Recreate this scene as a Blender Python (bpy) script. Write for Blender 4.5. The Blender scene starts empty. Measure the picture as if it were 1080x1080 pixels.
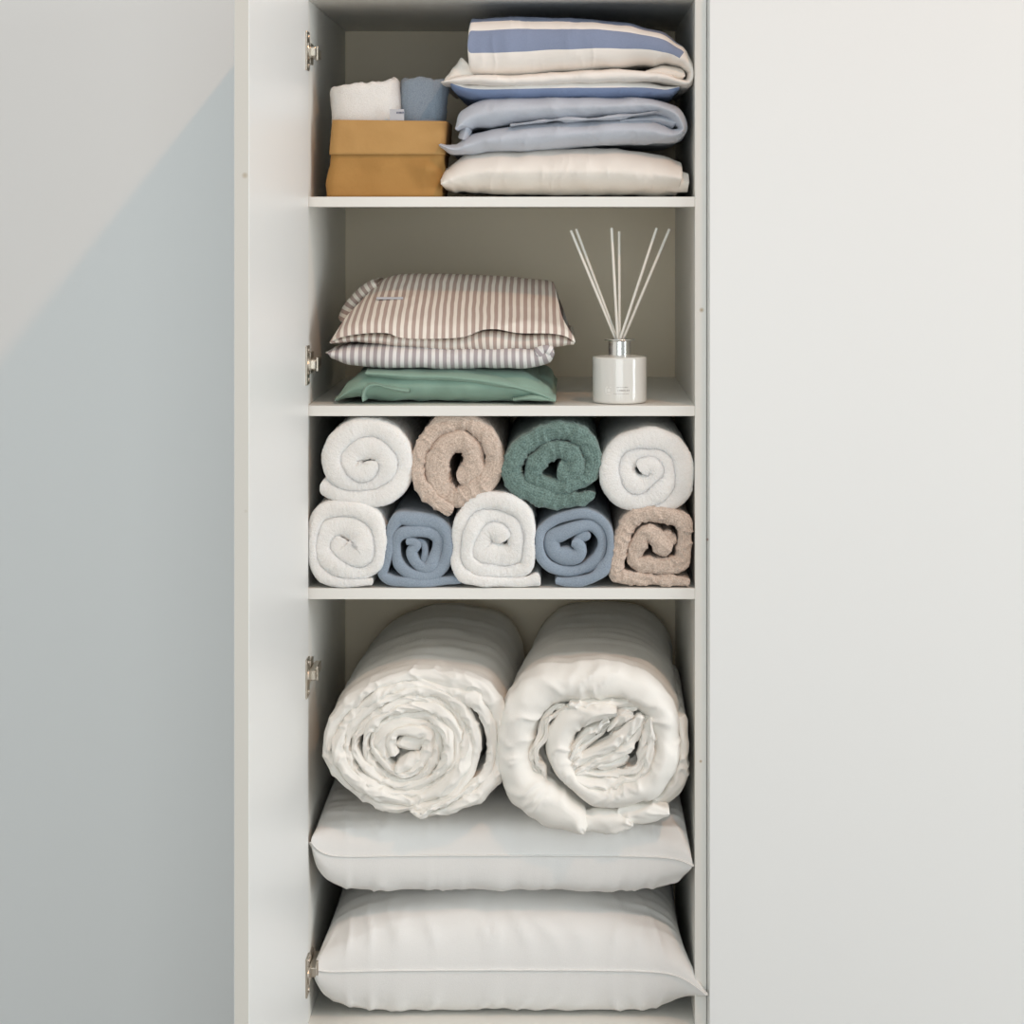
import bpy, bmesh, math, random
from mathutils import Vector, noise
S = bpy.context.scene
COL = S.collection
random.seed(4)

# ------------------------------------------------------------------ camera frame
F = 2400.0            # focal length in px of a 1080 px wide frame
D = 3.0               # camera distance from the cabinet's front plane (Y = 0)
VX, VY = 593.0, 226.0  # where the optical axis meets the picture
ZC = 1.22             # eye height
def X(px, Y=0.0): return (px - VX) * (D + Y) / F
def Z(py, Y=0.0): return ZC + (VY - py) * (D + Y) / F
def P(px, py, Y=0.0): return Vector((X(px, Y), Y, Z(py, Y)))

# ------------------------------------------------------------------ materials
def srgb(r, g, b):
    f = lambda c: (c / 255 / 12.92) if c / 255 <= 0.04045 else ((c / 255 + 0.055) / 1.055) ** 2.4
    return (f(r), f(g), f(b), 1)
class NT:
    def __init__(self, name):
        self.m = bpy.data.materials.new(name); self.m.use_nodes = True
        self.t = self.m.node_tree; self.n = self.t.nodes; self.l = self.t.links
        self.b = self.n['Principled BSDF']
    def add(self, typ, **kw):
        n = self.n.new(typ)
        for k, v in kw.items():
            if k.startswith('i_'):
                key = k[2:]
                n.inputs[int(key) if key.isdigit() else key.replace('_', ' ')].default_value = v
            else: setattr(n, k, v)
        return n
    def link(self, a, b): self.l.new(a, b)
    def math(self, op, a, b=None, c=None):
        n = self.add('ShaderNodeMath', operation=op)
        for i, v in enumerate((a, b, c)):
            if v is None: continue
            if isinstance(v, (int, float)): n.inputs[i].default_value = v
            else: self.link(v, n.inputs[i])
        return n.outputs[0]
    def mix(self, fac, a, b):
        n = self.add('ShaderNodeMix', data_type='RGBA')
        for k, v in ((0, fac), (6, a), (7, b)):
            if isinstance(v, (int, float)) or isinstance(v, tuple): n.inputs[k].default_value = v
            else: self.link(v, n.inputs[k])
        return n.outputs[2]
    def coord(self, kind='Object', scale=(1, 1, 1)):
        tc = self.add('ShaderNodeTexCoord'); mp = self.add('ShaderNodeMapping')
        mp.inputs['Scale'].default_value = scale
        self.link(tc.outputs[kind], mp.inputs['Vector']); return mp.outputs[0]
    def noise(self, vec, scale, detail=3, rough=.5):
        n = self.add('ShaderNodeTexNoise'); n.inputs['Scale'].default_value = scale
        n.inputs['Detail'].default_value = detail; n.inputs['Roughness'].default_value = rough
        self.link(vec, n.inputs['Vector']); return n.outputs[0]
    def bump(self, h, dist, strength=1.0, prev=None):
        n = self.add('ShaderNodeBump'); n.inputs['Distance'].default_value = dist
        n.inputs['Strength'].default_value = strength
        self.link(h, n.inputs['Height'])
        if prev is not None: self.link(prev, n.inputs['Normal'])
        return n.outputs[0]
    def done(self, color=None, rough=.5, normal=None, **kw):
        if color is not None:
            if isinstance(color, tuple): self.b.inputs['Base Color'].default_value = color
            else: self.link(color, self.b.inputs['Base Color'])
        self.b.inputs['Roughness'].default_value = rough
        if normal is not None: self.link(normal, self.b.inputs['Normal'])
        for k, v in kw.items(): self.b.inputs[k.replace('_', ' ')].default_value = v
        return self.m

def m_board(name, c, rough=.42, spots=()):
    t = NT(name); v = t.coord()
    n1 = t.noise(v, 3.0, 2); n2 = t.noise(v, 900, 2)
    col = t.mix(t.math('MULTIPLY', n1, .10), c, tuple(x * .9 for x in c[:3]) + (1,))
    for (p, r, sc) in spots:            # small stains on the board edges
        g = t.add('ShaderNodeNewGeometry'); d = t.add('ShaderNodeVectorMath', operation='DISTANCE')
        d.inputs[1].default_value = p; t.link(g.outputs['Position'], d.inputs[0])
        mr = t.add('ShaderNodeMapRange'); mr.inputs['From Min'].default_value = r; mr.inputs['From Max'].default_value = 0
        t.link(d.outputs['Value'], mr.inputs['Value'])
        col = t.mix(mr.outputs[0], col, sc)
    return t.done(col, rough, t.bump(n2, .0002, .25))

def m_terry(name, c, dark, loop=620, depth=.0007, mott=.5, ribs=False, sheen=.2, sss=0.0):
    t = NT(name); v = t.coord()
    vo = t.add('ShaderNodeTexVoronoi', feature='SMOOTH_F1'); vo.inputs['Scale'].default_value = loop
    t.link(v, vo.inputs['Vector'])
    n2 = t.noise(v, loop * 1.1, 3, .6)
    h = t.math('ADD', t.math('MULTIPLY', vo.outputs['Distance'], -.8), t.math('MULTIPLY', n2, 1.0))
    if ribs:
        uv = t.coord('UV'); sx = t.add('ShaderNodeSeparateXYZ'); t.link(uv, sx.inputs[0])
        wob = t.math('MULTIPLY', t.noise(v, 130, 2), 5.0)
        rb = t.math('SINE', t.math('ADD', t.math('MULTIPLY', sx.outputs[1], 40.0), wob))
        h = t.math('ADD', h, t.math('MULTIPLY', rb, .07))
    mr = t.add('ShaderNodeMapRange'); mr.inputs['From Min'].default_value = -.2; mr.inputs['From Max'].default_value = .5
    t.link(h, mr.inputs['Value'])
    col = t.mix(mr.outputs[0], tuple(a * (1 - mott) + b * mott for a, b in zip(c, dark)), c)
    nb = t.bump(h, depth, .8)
    t.b.inputs['Sheen Weight'].default_value = sheen; t.b.inputs['Sheen Roughness'].default_value = .6
    if sss:
        t.b.inputs['Subsurface Weight'].default_value = sss; t.b.inputs['Subsurface Radius'].default_value = (1, .92, .85)
        t.b.inputs['Subsurface Scale'].default_value = .006
    return t.done(col, .95, nb)

def m_weave(name, c, c2=None, scale=900, rough=.85, bump=.0004, crease=0.0, sheen=.1):
    t = NT(name); v = t.coord(); vx = t.coord('Object', (1, 1, 6))
    n1 = t.noise(vx, scale * .5, 2); n2 = t.noise(v, scale, 2)
    h = t.math('ADD', n1, n2)
    c2 = c2 or tuple(x * .93 for x in c[:3]) + (1,)
    col = t.mix(t.math('MULTIPLY', h, .5), c, c2)
    nb = t.bump(h, bump, .6)
    if crease:
        w = t.coord('Object', (1.0, .45, 1.0))
        ns = t.noise(w, 22, 4, .55)
        rg = t.math('ABSOLUTE', t.math('SUBTRACT', ns, .5))
        nb = t.bump(t.math('MULTIPLY', rg, 4.0), crease, .7, nb)
    t.b.inputs['Sheen Weight'].default_value = sheen
    return t.done(col, rough, nb)

def m_ticking(name, a, b, period, duty=.52, crease=.0005):
    """cloth with stripes that run from front to back; uv.x is the distance along the cloth"""
    t = NT(name); uv = t.coord('UV'); sx = t.add('ShaderNodeSeparateXYZ'); t.link(uv, sx.inputs[0])
    v = t.coord()
    wob = t.math('MULTIPLY', t.math('SUBTRACT', t.noise(v, 14, 2), .5), .004)
    f = t.math('FRACT', t.math('DIVIDE', t.math('ADD', sx.outputs[0], wob), period))
    mr = t.add('ShaderNodeMapRange', interpolation_type='SMOOTHSTEP')
    tri = t.math('ABSOLUTE', t.math('SUBTRACT', f, .5))
    mr.inputs['From Min'].default_value = duty / 2 - .03; mr.inputs['From Max'].default_value = duty / 2 + .03
    t.link(tri, mr.inputs['Value'])
    n2 = t.noise(v, 1100, 2)
    col = t.mix(mr.outputs[0], a, b)
    ns = t.noise(t.coord('Object', (1, .5, 1)), 18, 4)
    nb = t.bump(t.math('ABSOLUTE', t.math('SUBTRACT', ns, .5)), crease * 3, .6, t.bump(n2, .0003, .5))
    return t.done(col, .88, nb)

def m_bands(name, white, blue, edges, s_white=None):
    """cloth with broad bands across its front; edges = [(fraction, is_blue_below)]; beyond s_white it is plain"""
    t = NT(name); uv = t.coord('UV'); sx = t.add('ShaderNodeSeparateXYZ'); t.link(uv, sx.inputs[0])
    v = t.coord()
    wob = t.math('MULTIPLY', t.math('SUBTRACT', t.noise(v, 11, 2), .5), .07)
    y = t.math('ADD', sx.outputs[1], wob)
    fac = None
    for lo, hi in edges:
        k = t.math('MULTIPLY', t.math('GREATER_THAN', y, lo), t.math('LESS_THAN', y, hi))
        fac = k if fac is None else t.math('MAXIMUM', fac, k)
    if s_white: fac = t.math('MULTIPLY', fac, t.math('LESS_THAN', sx.outputs[0], s_white))
    n1 = t.noise(t.coord('Object', (1, 1, 5)), 500, 2)
    bl = t.mix(n1, tuple(x * .85 for x in blue[:3]) + (1,), tuple(min(1, x * 1.15) for x in blue[:3]) + (1,))
    col = t.mix(fac, white, bl)
    ns = t.noise(t.coord('Object', (1, .5, 1)), 18, 4)
    nb = t.bump(t.math('ABSOLUTE', t.math('SUBTRACT', ns, .5)), .0015, .4, t.bump(n1, .0003, .5))
    return t.done(col, .88, nb)

def m_plain(name, c, rough=.4, **kw):
    t = NT(name); n = t.noise(t.coord(), 400, 2)
    return t.done(c, rough, t.bump(n, .00015, .2), **kw)

WHITE = srgb(233, 231, 224)
stain = srgb(168, 146, 108)
M = {}
M['board'] = m_board('white melamine', WHITE, .45, [((X(740), 0, Z(327)), .004, stain), ((X(746), 0, Z(569)), .0025, srgb(150, 90, 60)),
                                                   ((X(739), 0, Z(803)), .0025, srgb(170, 140, 90))])
M['door'] = m_board('white door laminate', srgb(233, 233, 230), .38, [((X(262, -.55), -.55, Z(186, -.55)), .0035, stain)])
M['edge'] = m_board('door edge band', srgb(222, 218, 208), .5, [((X(258.5, -.567), -.567, Z(185, -.567)), .0045, stain), ((X(259.5, -.567), -.567, Z(539, -.567)), .003, srgb(190, 180, 160))])
M['back'] = m_board('warm back board', srgb(236, 222, 196), .5)
M['wall'] = m_board('painted wall', srgb(228, 226, 220), .8)
M['floor'] = m_board('pale floor', srgb(118, 106, 94), .55)
M['chrome'] = m_plain('bright nickel', srgb(225, 222, 216), .18, Metallic=1.0)
M['nickel'] = m_plain('satin nickel', srgb(205, 196, 182), .32, Metallic=1.0)
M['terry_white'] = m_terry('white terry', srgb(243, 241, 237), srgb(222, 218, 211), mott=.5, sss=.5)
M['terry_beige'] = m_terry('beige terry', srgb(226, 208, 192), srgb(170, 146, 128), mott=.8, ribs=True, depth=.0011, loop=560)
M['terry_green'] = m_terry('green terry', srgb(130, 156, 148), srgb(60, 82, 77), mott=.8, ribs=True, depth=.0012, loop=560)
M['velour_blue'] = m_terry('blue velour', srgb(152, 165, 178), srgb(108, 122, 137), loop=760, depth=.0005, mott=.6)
M['duvet'] = m_weave('cream cotton', srgb(242, 238, 230))
M['pillow'] = m_weave('white cotton', srgb(238, 236, 232))
M['percale'] = m_weave('warm white percale', srgb(242, 235, 225))
M['chambray'] = m_weave('pale blue chambray', srgb(200, 203, 210), srgb(178, 184, 194))
M['sage'] = m_weave('sage green cotton', srgb(144, 172, 156), srgb(130, 158, 142))
M['bands'] = m_bands('blue and white broad stripe', srgb(240, 233, 225), srgb(134, 145, 170), [(-9, .10), (.25, .62)], s_white=.286)
M['bands_low'] = m_bands('white over blue broad stripe', srgb(234, 231, 227), srgb(118, 135, 168), [(.42, 9)])
M['tick_warm'] = m_ticking('taupe stripe cotton', srgb(180, 160, 150), srgb(236, 229, 217), .0098)
M['tick_cool'] = m_ticking('grey stripe cotton', srgb(172, 163, 164), srgb(230, 228, 224), .0102)
M['ceramic'] = m_plain('glossy white glass', srgb(226, 224, 217), .12, Coat_Weight=.5)
M['reed'] = m_plain('white reed', srgb(244, 240, 230), .7)
M['print'] = m_plain('grey print', srgb(150, 142, 136), .5)
M['emblem'] = m_plain('pale raised print', srgb(238, 236, 230), .3)
M['tag'] = m_weave('grey satin tag', srgb(196, 196, 200))
M['ink'] = m_plain('dark blue ink', srgb(70, 76, 104), .6)

def m_kraft(name, c1, c2):
    t = NT(name); v = t.coord()
    n1 = t.noise(v, 30, 4); n2 = t.noise(v, 320, 3)
    col = t.mix(n1, c1, c2)
    vo = t.add('ShaderNodeTexVoronoi', feature='DISTANCE_TO_EDGE'); vo.inputs['Scale'].default_value = 16
    wv = t.add('ShaderNodeMix', data_type='VECTOR'); wv.inputs[0].default_value = .06
    nn = t.add('ShaderNodeTexNoise'); nn.inputs['Scale'].default_value = 12; t.link(v, nn.inputs['Vector'])
    t.link(v, wv.inputs[4]); t.link(nn.outputs['Color'], wv.inputs[5]); t.link(wv.outputs[1], vo.inputs['Vector'])
    return t.done(col, .8, t.bump(n1, .004, .5, t.bump(n2, .0004, .5)))
M['kraft'] = m_kraft('ochre washable paper', srgb(166, 122, 62), srgb(182, 138, 76))
M['kraft_in'] = m_kraft('ochre paper lining', srgb(180, 138, 80), srgb(194, 152, 94))

# ------------------------------------------------------------------ object helpers
def link(name, me, m, parent=None, smooth=True):
    ob = bpy.data.objects.new(name, me); COL.objects.link(ob)
    for mm in (m if isinstance(m, (list, tuple)) else [m]): me.materials.append(mm)
    if parent: ob.parent = parent
    if smooth:
        for p in me.polygons: p.use_smooth = True
    return ob
def pydata(name, V, Fc, m, parent=None, uvs=None, mats=None, smooth=True):
    me = bpy.data.meshes.new(name); me.from_pydata(V, [], Fc)
    if uvs:
        ul = me.uv_layers.new(name='UVMap')
        flat = []
        for lp in me.loops: flat.extend(uvs[lp.vertex_index])
        ul.data.foreach_set('uv', flat)
    if mats: me.polygons.foreach_set('material_index', mats)
    me.validate(); me.update()
    return link(name, me, m, parent, smooth)
def tag(o, label, cat, group=None):
    o['label'] = label; o['category'] = cat
    if group: o['group'] = group
    return o
def thing(name, label, cat, loc=(0, 0, 0), group=None):
    o = bpy.data.objects.new(name, None); COL.objects.link(o); o.empty_display_size = .05
    o.location = loc; return tag(o, label, cat, group)
def settle(root):                      # children are made in world coordinates: keep them there under their Empty
    bpy.context.view_layer.update()
def rel(ob, root):
    """move mesh data from world coordinates into the root's frame"""
    off = Vector(root.location)
    q = root.parent
    while q is not None: off += q.location; q = q.parent
    ob.data.transform(__import__('mathutils').Matrix.Translation(-off)); ob.parent = root
    return ob
def box_bm(bm, lo, hi, bev=.0008, seg=2):
    r = bmesh.ops.create_cube(bm, size=1.0); vs = r['verts']
    for v in vs:
        v.co = Vector([lo[i] + (v.co[i] + .5) * (hi[i] - lo[i]) for i in range(3)])
    if bev:
        es = list({e for v in vs for e in v.link_edges})
        bmesh.ops.bevel(bm, geom=es, offset=bev, segments=seg, affect='EDGES', profile=.5)
def box(name, lo, hi, m, root=None, bev=.0008):
    bm = bmesh.new(); box_bm(bm, lo, hi, bev)
    me = bpy.data.meshes.new(name); bm.to_mesh(me); bm.free()
    ob = link(name, me, m, None, smooth=False)
    if root is not None: rel(ob, root)
    return ob
def struct(o): o['kind'] = 'structure'; return o

# ------------------------------------------------------------------ cloth ribbon: rolls and folded cloth
def catmull(pts, step):
    """pts: tuples of floats (x, y, h); centripetal Catmull-Rom, resampled to even steps"""
    n = len(pts); P_ = [pts[0]] + list(pts) + [pts[-1]]
    ext = lambda a, b: tuple(2 * p - q for p, q in zip(a, b))
    P_[0] = ext(pts[0], pts[1]); P_[-1] = ext(pts[-1], pts[-2])
    dense = []
    for i in range(1, n):
        p0, p1, p2, p3 = P_[i - 1], P_[i], P_[i + 1], P_[i + 2]
        d = lambda a, b: max(1e-6, math.hypot(a[0] - b[0], a[1] - b[1])) ** .5
        t0 = 0; t1 = d(p0, p1); t2 = t1 + d(p1, p2); t3 = t2 + d(p2, p3)
        for k in range(14):
            t = t1 + (t2 - t1) * k / 14
            L = lambda a, b, ta, tb: tuple(((tb - t) * u + (t - ta) * v) / (tb - ta) for u, v in zip(a, b))
            A1 = L(p0, p1, t0, t1); A2 = L(p1, p2, t1, t2); A3 = L(p2, p3, t2, t3)
            B1 = L(A1, A2, t0, t2); B2 = L(A2, A3, t1, t3)
            C_ = L(B1, B2, t1, t2)
            hh = p1[2] + (p2[2] - p1[2]) * (3 * (k / 14) ** 2 - 2 * (k / 14) ** 3)
            dense.append((C_[0], C_[1], hh))
    dense.append(tuple(pts[-1]))
    acc = [0]
    for a, b in zip(dense, dense[1:]): acc.append(acc[-1] + math.hypot(a[0] - b[0], a[1] - b[1]))
    tot = acc[-1]; m = max(6, int(tot / step)); out = []; j = 0
    for i in range(m + 1):
        s = tot * i / m
        while j < len(acc) - 2 and acc[j + 1] < s: j += 1
        f = (s - acc[j]) / max(1e-9, acc[j + 1] - acc[j])
        out.append(tuple(u + (v - u) * f for u, v in zip(dense[j], dense[j + 1])) + (s,))
    return out, tot
def vn(x, y, z): return noise.noise(Vector((x, y, z)))
def ridge(x, y, z): return 1 - 2 * abs(noise.noise(Vector((x, y, z))))

def ribbon(name, paths, m, L=.40, yf=.006, step=.0013, seed=0, fuzz=0.0, hn=.0, pleat=0.0, pleat_f=120, wr=0.0, wr_f=(9, 60),
           lump=0.0, wave=0.0, taper=None, rest=None, nside0=12, nf=1.0, hk=1.0, core=0.0, sq=.85, wave_f=18, axis=(0, 0), taperb=0.0, centre=None, ceil=None):
    """paths: dicts {pts:[(px,py,hpx)..] in photo pixels, ox, oy, sc, nose, yo, L, mat, cap}"""
    V, Fc, UV, MI = [], [], [], []
    full = []
    for pa in paths:
        if not pa.get('split'): full.append(pa); continue
        pts = pa['pts']; n = len(pts)
        for sg in (1, -1):
            q = []
            for i, (x, y, h) in enumerate(pts):
                a, b = pts[max(0, i - 1)], pts[min(n - 1, i + 1)]
                tx, ty = b[0] - a[0], b[1] - a[1]; l = math.hypot(tx, ty) or 1
                q.append((x + ty / l * h * .5 * sg, y - tx / l * h * .5 * sg, h * .56))
            full.append(dict(pa, pts=q, yo=pa.get('yo', 0) + (.0 if sg > 0 else .004)))
    for pi, pa in enumerate(full):
        nside = pa.get('nside', nside0)
        sc = pa.get('sc', 1); ox = pa.get('ox', 0); oy = pa.get('oy', 0)
        y0 = yf + pa.get('yo', 0.0); Lp = pa.get('L', L); nose = pa.get('nose')
        yref = y0 + (nose if nose is not None else .008) * .6
        kx = (D + yref) / F
        wp = [((ox + x * sc - VX) * kx, (VY - (oy + y * sc)) * kx, h * sc * kx) for x, y, h in pa['pts']]
        st, tot = catmull(wp, pa.get('step', step))
        n = len(st); cap = pa.get('cap', 1.0); sd = seed * 7.3 + pi * 3.1
        base = len(V); rows = []
        nn = []
        for i in range(n):
            a = st[max(0, i - 2)]; b = st[min(n - 1, i + 2)]
            tx, tz = b[0] - a[0], b[1] - a[1]; l = math.hypot(tx, tz) or 1
            nn.append((-tz / l, tx / l, tx / l, tz / l))
        NPH = pa.get('nph', 18)
        for i, (x, z, h, s) in enumerate(st):
            nx, nz, tx, tz = nn[i]
            h *= hk * (1 + pa.get('core', core) * max(0.0, (s / tot - .45) / .55))
            hmod = hn * vn(s * 60, sd, 1.7)
            e = max(0.0, min(s, tot - s)); rcap = max(1e-4, h * cap)
            if e < rcap: h *= math.sqrt(max(.0025, 1 - (1 - e / rcap) ** 2))
            nz_ = nose if nose is not None else max(.0015, h * nf)
            nz_ = max(nz_ * (min(1, e / rcap) ** .5 * .6 + .4), .001)
            yst = y0 + wave * (vn(s * wave_f, sd, 5.1)) + (pa.get('slope', 0) * s)
            prof = []     # (n offset / h, y, normal n, normal y, v)
            for k in range(nside, 0, -1):
                y = yst + nz_ + (y0 + Lp - yst - nz_) * (k / nside) ** 1.25
                prof.append((1.0, y, 1.0, 0.0, -(y - yst - nz_) * 6))
            for k in range(NPH + 1):
                ph = math.pi / 2 - math.pi * k / NPH
                sn, cs = math.sin(ph), math.cos(ph)
                pw = pa.get('sq', sq)
                prof.append((math.copysign(abs(sn) ** pw, sn), yst + nz_ * (1 - abs(cs) ** pw), sn, -cs, .5 - .5 * math.copysign(abs(sn) ** pw, sn)))
            for k in range(1, nside + 1):
                y = yst + nz_ + (y0 + Lp - yst - nz_) * (k / nside) ** 1.25
                prof.append((-1.0, y, -1.0, 0.0, 1 + (y - yst - nz_) * 6))
            row = []
            for (fn, y, un, uy, v) in prof:
                d = 0.0
                if pleat:       # gathers that run in from the rolled edge
                    fade = math.exp(-max(0, y - y0) / .03)
                    d += pleat * fade * (max(0, ridge(s * pleat_f + 1.2 * vn(s * 25, fn, sd), y * 7 + fn * .7, sd)) ** 2.5 - .25)
                if wr:          # creases along the cloth
                    d += wr * (max(0, ridge(s * wr_f[0], y * wr_f[1] + .5 * vn(s * 14, y * 8, sd), sd + 4)) ** 3 - .2) * (1 if abs(fn) > .99 else .6)
                hh = h * (1 + hmod * math.exp(-max(0, y - y0) / .05)); px_ = x + nx * hh * fn; pz_ = z + nz * hh * fn
                if lump: d += lump * vn(px_ * 38 + sd, y * 26, pz_ * 38)
                if fuzz: d += fuzz * (random.random() - .5) * 2
                tp = 1.0
                ex, ez = px_ + nx * un * d, pz_ + nz * un * d
                if centre:
                    tb_ = max(0.0, (y - y0) / L); cx0, cz0 = (centre[0] - VX) * kx, (VY - centre[1]) * kx
                    ex = cx0 + (ex - cx0) * (1 - taperb * tb_) + axis[0] * tb_; ez = cz0 + (ez - cz0) * (1 - taperb * tb_) + axis[1] * tb_
                if y > 0: ex = min(XR - .0006, max(XL + .0006, ex))
                if ceil is not None: ez = min(ez, ceil - .0004 - ZC)
                V.append((ex, y + uy * d, ez + ZC))
                UV.append((s, v)); row.append(len(V) - 1)
            rows.append(row)
        mi = pa.get('mat', 0); w = len(rows[0])
        for i in range(n - 1):
            a, b = rows[i], rows[i + 1]
            for k in range(w - 1):
                Fc.append((a[k], b[k], b[k + 1], a[k + 1])); MI.append(mi)
            Fc.append((a[w - 1], b[w - 1], b[0], a[0])); MI.append(mi)
        Fc.append(tuple(rows[0])); MI.append(mi)
        Fc.append(tuple(reversed(rows[-1]))); MI.append(mi)
    if rest is not None:
        zs = sorted(v[2] for v in V); z0 = zs[max(0, int(len(zs) * .001))]
        dz = rest - z0
        V = [(x, y, max(rest + .0002, z + dz)) for x, y, z in V]
    # give the mesh an origin at its own base
    cx = sum(v[0] for v in V) / len(V); cz = min(v[2] for v in V); cy = min(v[1] for v in V)
    V = [(x - cx, y - cy, z - cz) for x, y, z in V]
    o = pydata(name, V, Fc, m, uvs=UV, mats=MI)
    o.location = (cx, cy, cz)
    return o

# ------------------------------------------------------------------ setting
ZF = Z(1083)                  # top of the cabinet's bottom panel, front edge
FLOOR = ZF - .115
PT = .0152                    # board thickness
XL, XR = X(324), X(733)
ZT = Z(-1)                    # underside of the top panel
DEP = .53
struct(box('floor', (-3.2, -4.2, FLOOR - .02), (3.2, DEP + .06, FLOOR), M['floor'], bev=0))
struct(box('wall_back', (-3.2, DEP + .012, FLOOR), (3.2, DEP + .06, FLOOR + 2.7), M['wall'], bev=0))

# ------------------------------------------------------------------ the open cabinet
cab = thing('linen_cabinet', 'open white linen cabinet with its door swung out and three shelves of bedding', 'cabinet', ((XL + XR) / 2, 0, FLOOR))
box('side_panel', (XL - PT, 0, FLOOR), (XL, DEP, ZT + PT), M['board'], cab)
box('side_panel', (XR, 0, FLOOR), (XR + PT, DEP, ZT + PT), M['board'], cab)
box('top_panel', (XL, 0, ZT), (XR, DEP, ZT + PT), M['board'], cab)
box('bottom_panel', (XL, 0, ZF - PT), (XR, DEP, ZF), M['board'], cab)
box('plinth', (XL, .04, FLOOR), (XR, .056, ZF - PT), M['board'], cab)
box('back_panel', (XL - PT, DEP, FLOOR), (XR + PT, DEP + .006, ZT + PT), M['back'], cab)
SH = []
for a, b in ((207.5, 218.3), (428, 439), (620.5, 632.3)):
    SH.append(Z(a)); box('shelf', (XL, .001, Z(b)), (XR, DEP, Z(a)), M['board'], cab)
# door, standing open at right angles to the front
DW, DT = .566, .0165
XD = X(325.5)                 # its inner face
ZDB, ZDT = FLOOR + .10, Z(-11)
door = box('door', (XD - DT, -DW - .003, ZDB), (XD, -.003, ZDT), [M['door'], M['edge']], None, bev=.0008)
for p in door.data.polygons:
    if abs(p.normal.x) < .3: p.material_index = 1
rel(door, cab)
dhome = Vector(cab.location)
for py in (54, 385, 714, 1028):
    zc = Z(py, -.02); bm = bmesh.new()
    box_bm(bm, (XD, -.038, zc - .0255), (XD + .0025, -.008, zc + .0255), .0009)          # cup flange on the door
    r = bmesh.ops.create_cone(bm, segments=24, radius1=.0125, radius2=.0115, depth=.003, cap_ends=True)
    for v in r['verts']: v.co = Vector((XD + .0025 + v.co.z, -.023 + v.co.x, zc + v.co.y))
    for dz in (-.019, .019):                                                             # two fixing screws
        r = bmesh.ops.create_cone(bm, segments=12, radius1=.003, radius2=.0026, depth=.0016, cap_ends=True)
        for v in r['verts']: v.co = Vector((XD + .003 + v.co.z, -.022 + v.co.x, zc + dz + v.co.y))
    me = bpy.data.meshes.new('hinge')
    # arm: a folded channel that reaches from the cup to the plate on the side panel
    box_bm(bm, (XL + .0035, -.012, zc - .0065), (XL + .0125, .058, zc + .0065), .0015)
    box_bm(bm, (XD + .001, -.016, zc - .0085), (XL + .0065, -.004, zc + .0055), .001)
    box_bm(bm, (XL + .0003, .018, zc - .014), (XL + .003, .050, zc + .014), .001)         # mounting plate
    box_bm(bm, (XL + .011, .006, zc - .0100), (XL + .0138, .012, zc + .0085), .0006)     # adjusting screw bracket
    bm.to_mesh(me); bm.free()
    h = link('hinge', me, M['nickel'], None, smooth=False)
    me.transform(__import__('mathutils').Matrix.Translation(-dhome)); h.parent = door
    h['label'] = 'bright nickel concealed hinge'

# neighbouring cabinets, closed
def closed_cabinet(x0, x1, dx0, dx1, label):
    c = thing('closed_cabinet', label, 'cabinet', ((x0 + x1) / 2, 0, FLOOR))
    bm = bmesh.new()
    for lo, hi in (((x0, 0, FLOOR), (x0 + PT, DEP, ZT + PT)), ((x1 - PT, 0, FLOOR), (x1, DEP, ZT + PT)),
                   ((x0 + PT, 0, ZT), (x1 - PT, DEP, ZT + PT)), ((x0 + PT, 0, ZF - PT), (x1 - PT, DEP, ZF)),
                   ((x0 + PT, DEP - .006, FLOOR), (x1 - PT, DEP, ZT + PT)), ((x0 + PT, .04, FLOOR), (x1 - PT, .056, ZF - PT))):
        box_bm(bm, lo, hi, .0008)
    me = bpy.data.meshes.new('carcass'); bm.to_mesh(me); bm.free()
    rel(link('carcass', me, M['board'], None, smooth=False), c)
    rel(box('door', (dx0, -.0185, ZDB), (dx1, -.002, ZDT), M['door'], None, bev=.001), c)
    return c
closed_cabinet(XR + PT + .0008, XR + PT + .56, X(748.2, -.0185), XR + PT + .556, 'closed white cabinet right of the open shelves, smooth blank door')
closed_cabinet(XL - PT - .56, XL - PT - .0008, XL - PT - .556, XD - DT - .004, 'closed white cabinet behind the open door, half in its slanting shadow')

# ------------------------------------------------------------------ nine rolled towels
def towel(label, m, paths, group='rolled towels on the third shelf', **kw):
    a = dict(L=.40, ceil=Z(439), fuzz=.0005, hn=.13, wave=.006, lump=.0012, nf=.6 if m == 'terry_white' else .75, hk=1.10 if m == 'terry_white' else 1.0, core=.62 if m == 'terry_white' else (.45 if m == 'velour_blue' else .25))
    a.update(kw)
    return tag(ribbon('rolled_towel', paths, M[m], **a), label, 'towel', group)
k9 = 1 / 9; k10 = 1 / 10.8
TZ = SH[2] + .0004
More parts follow.
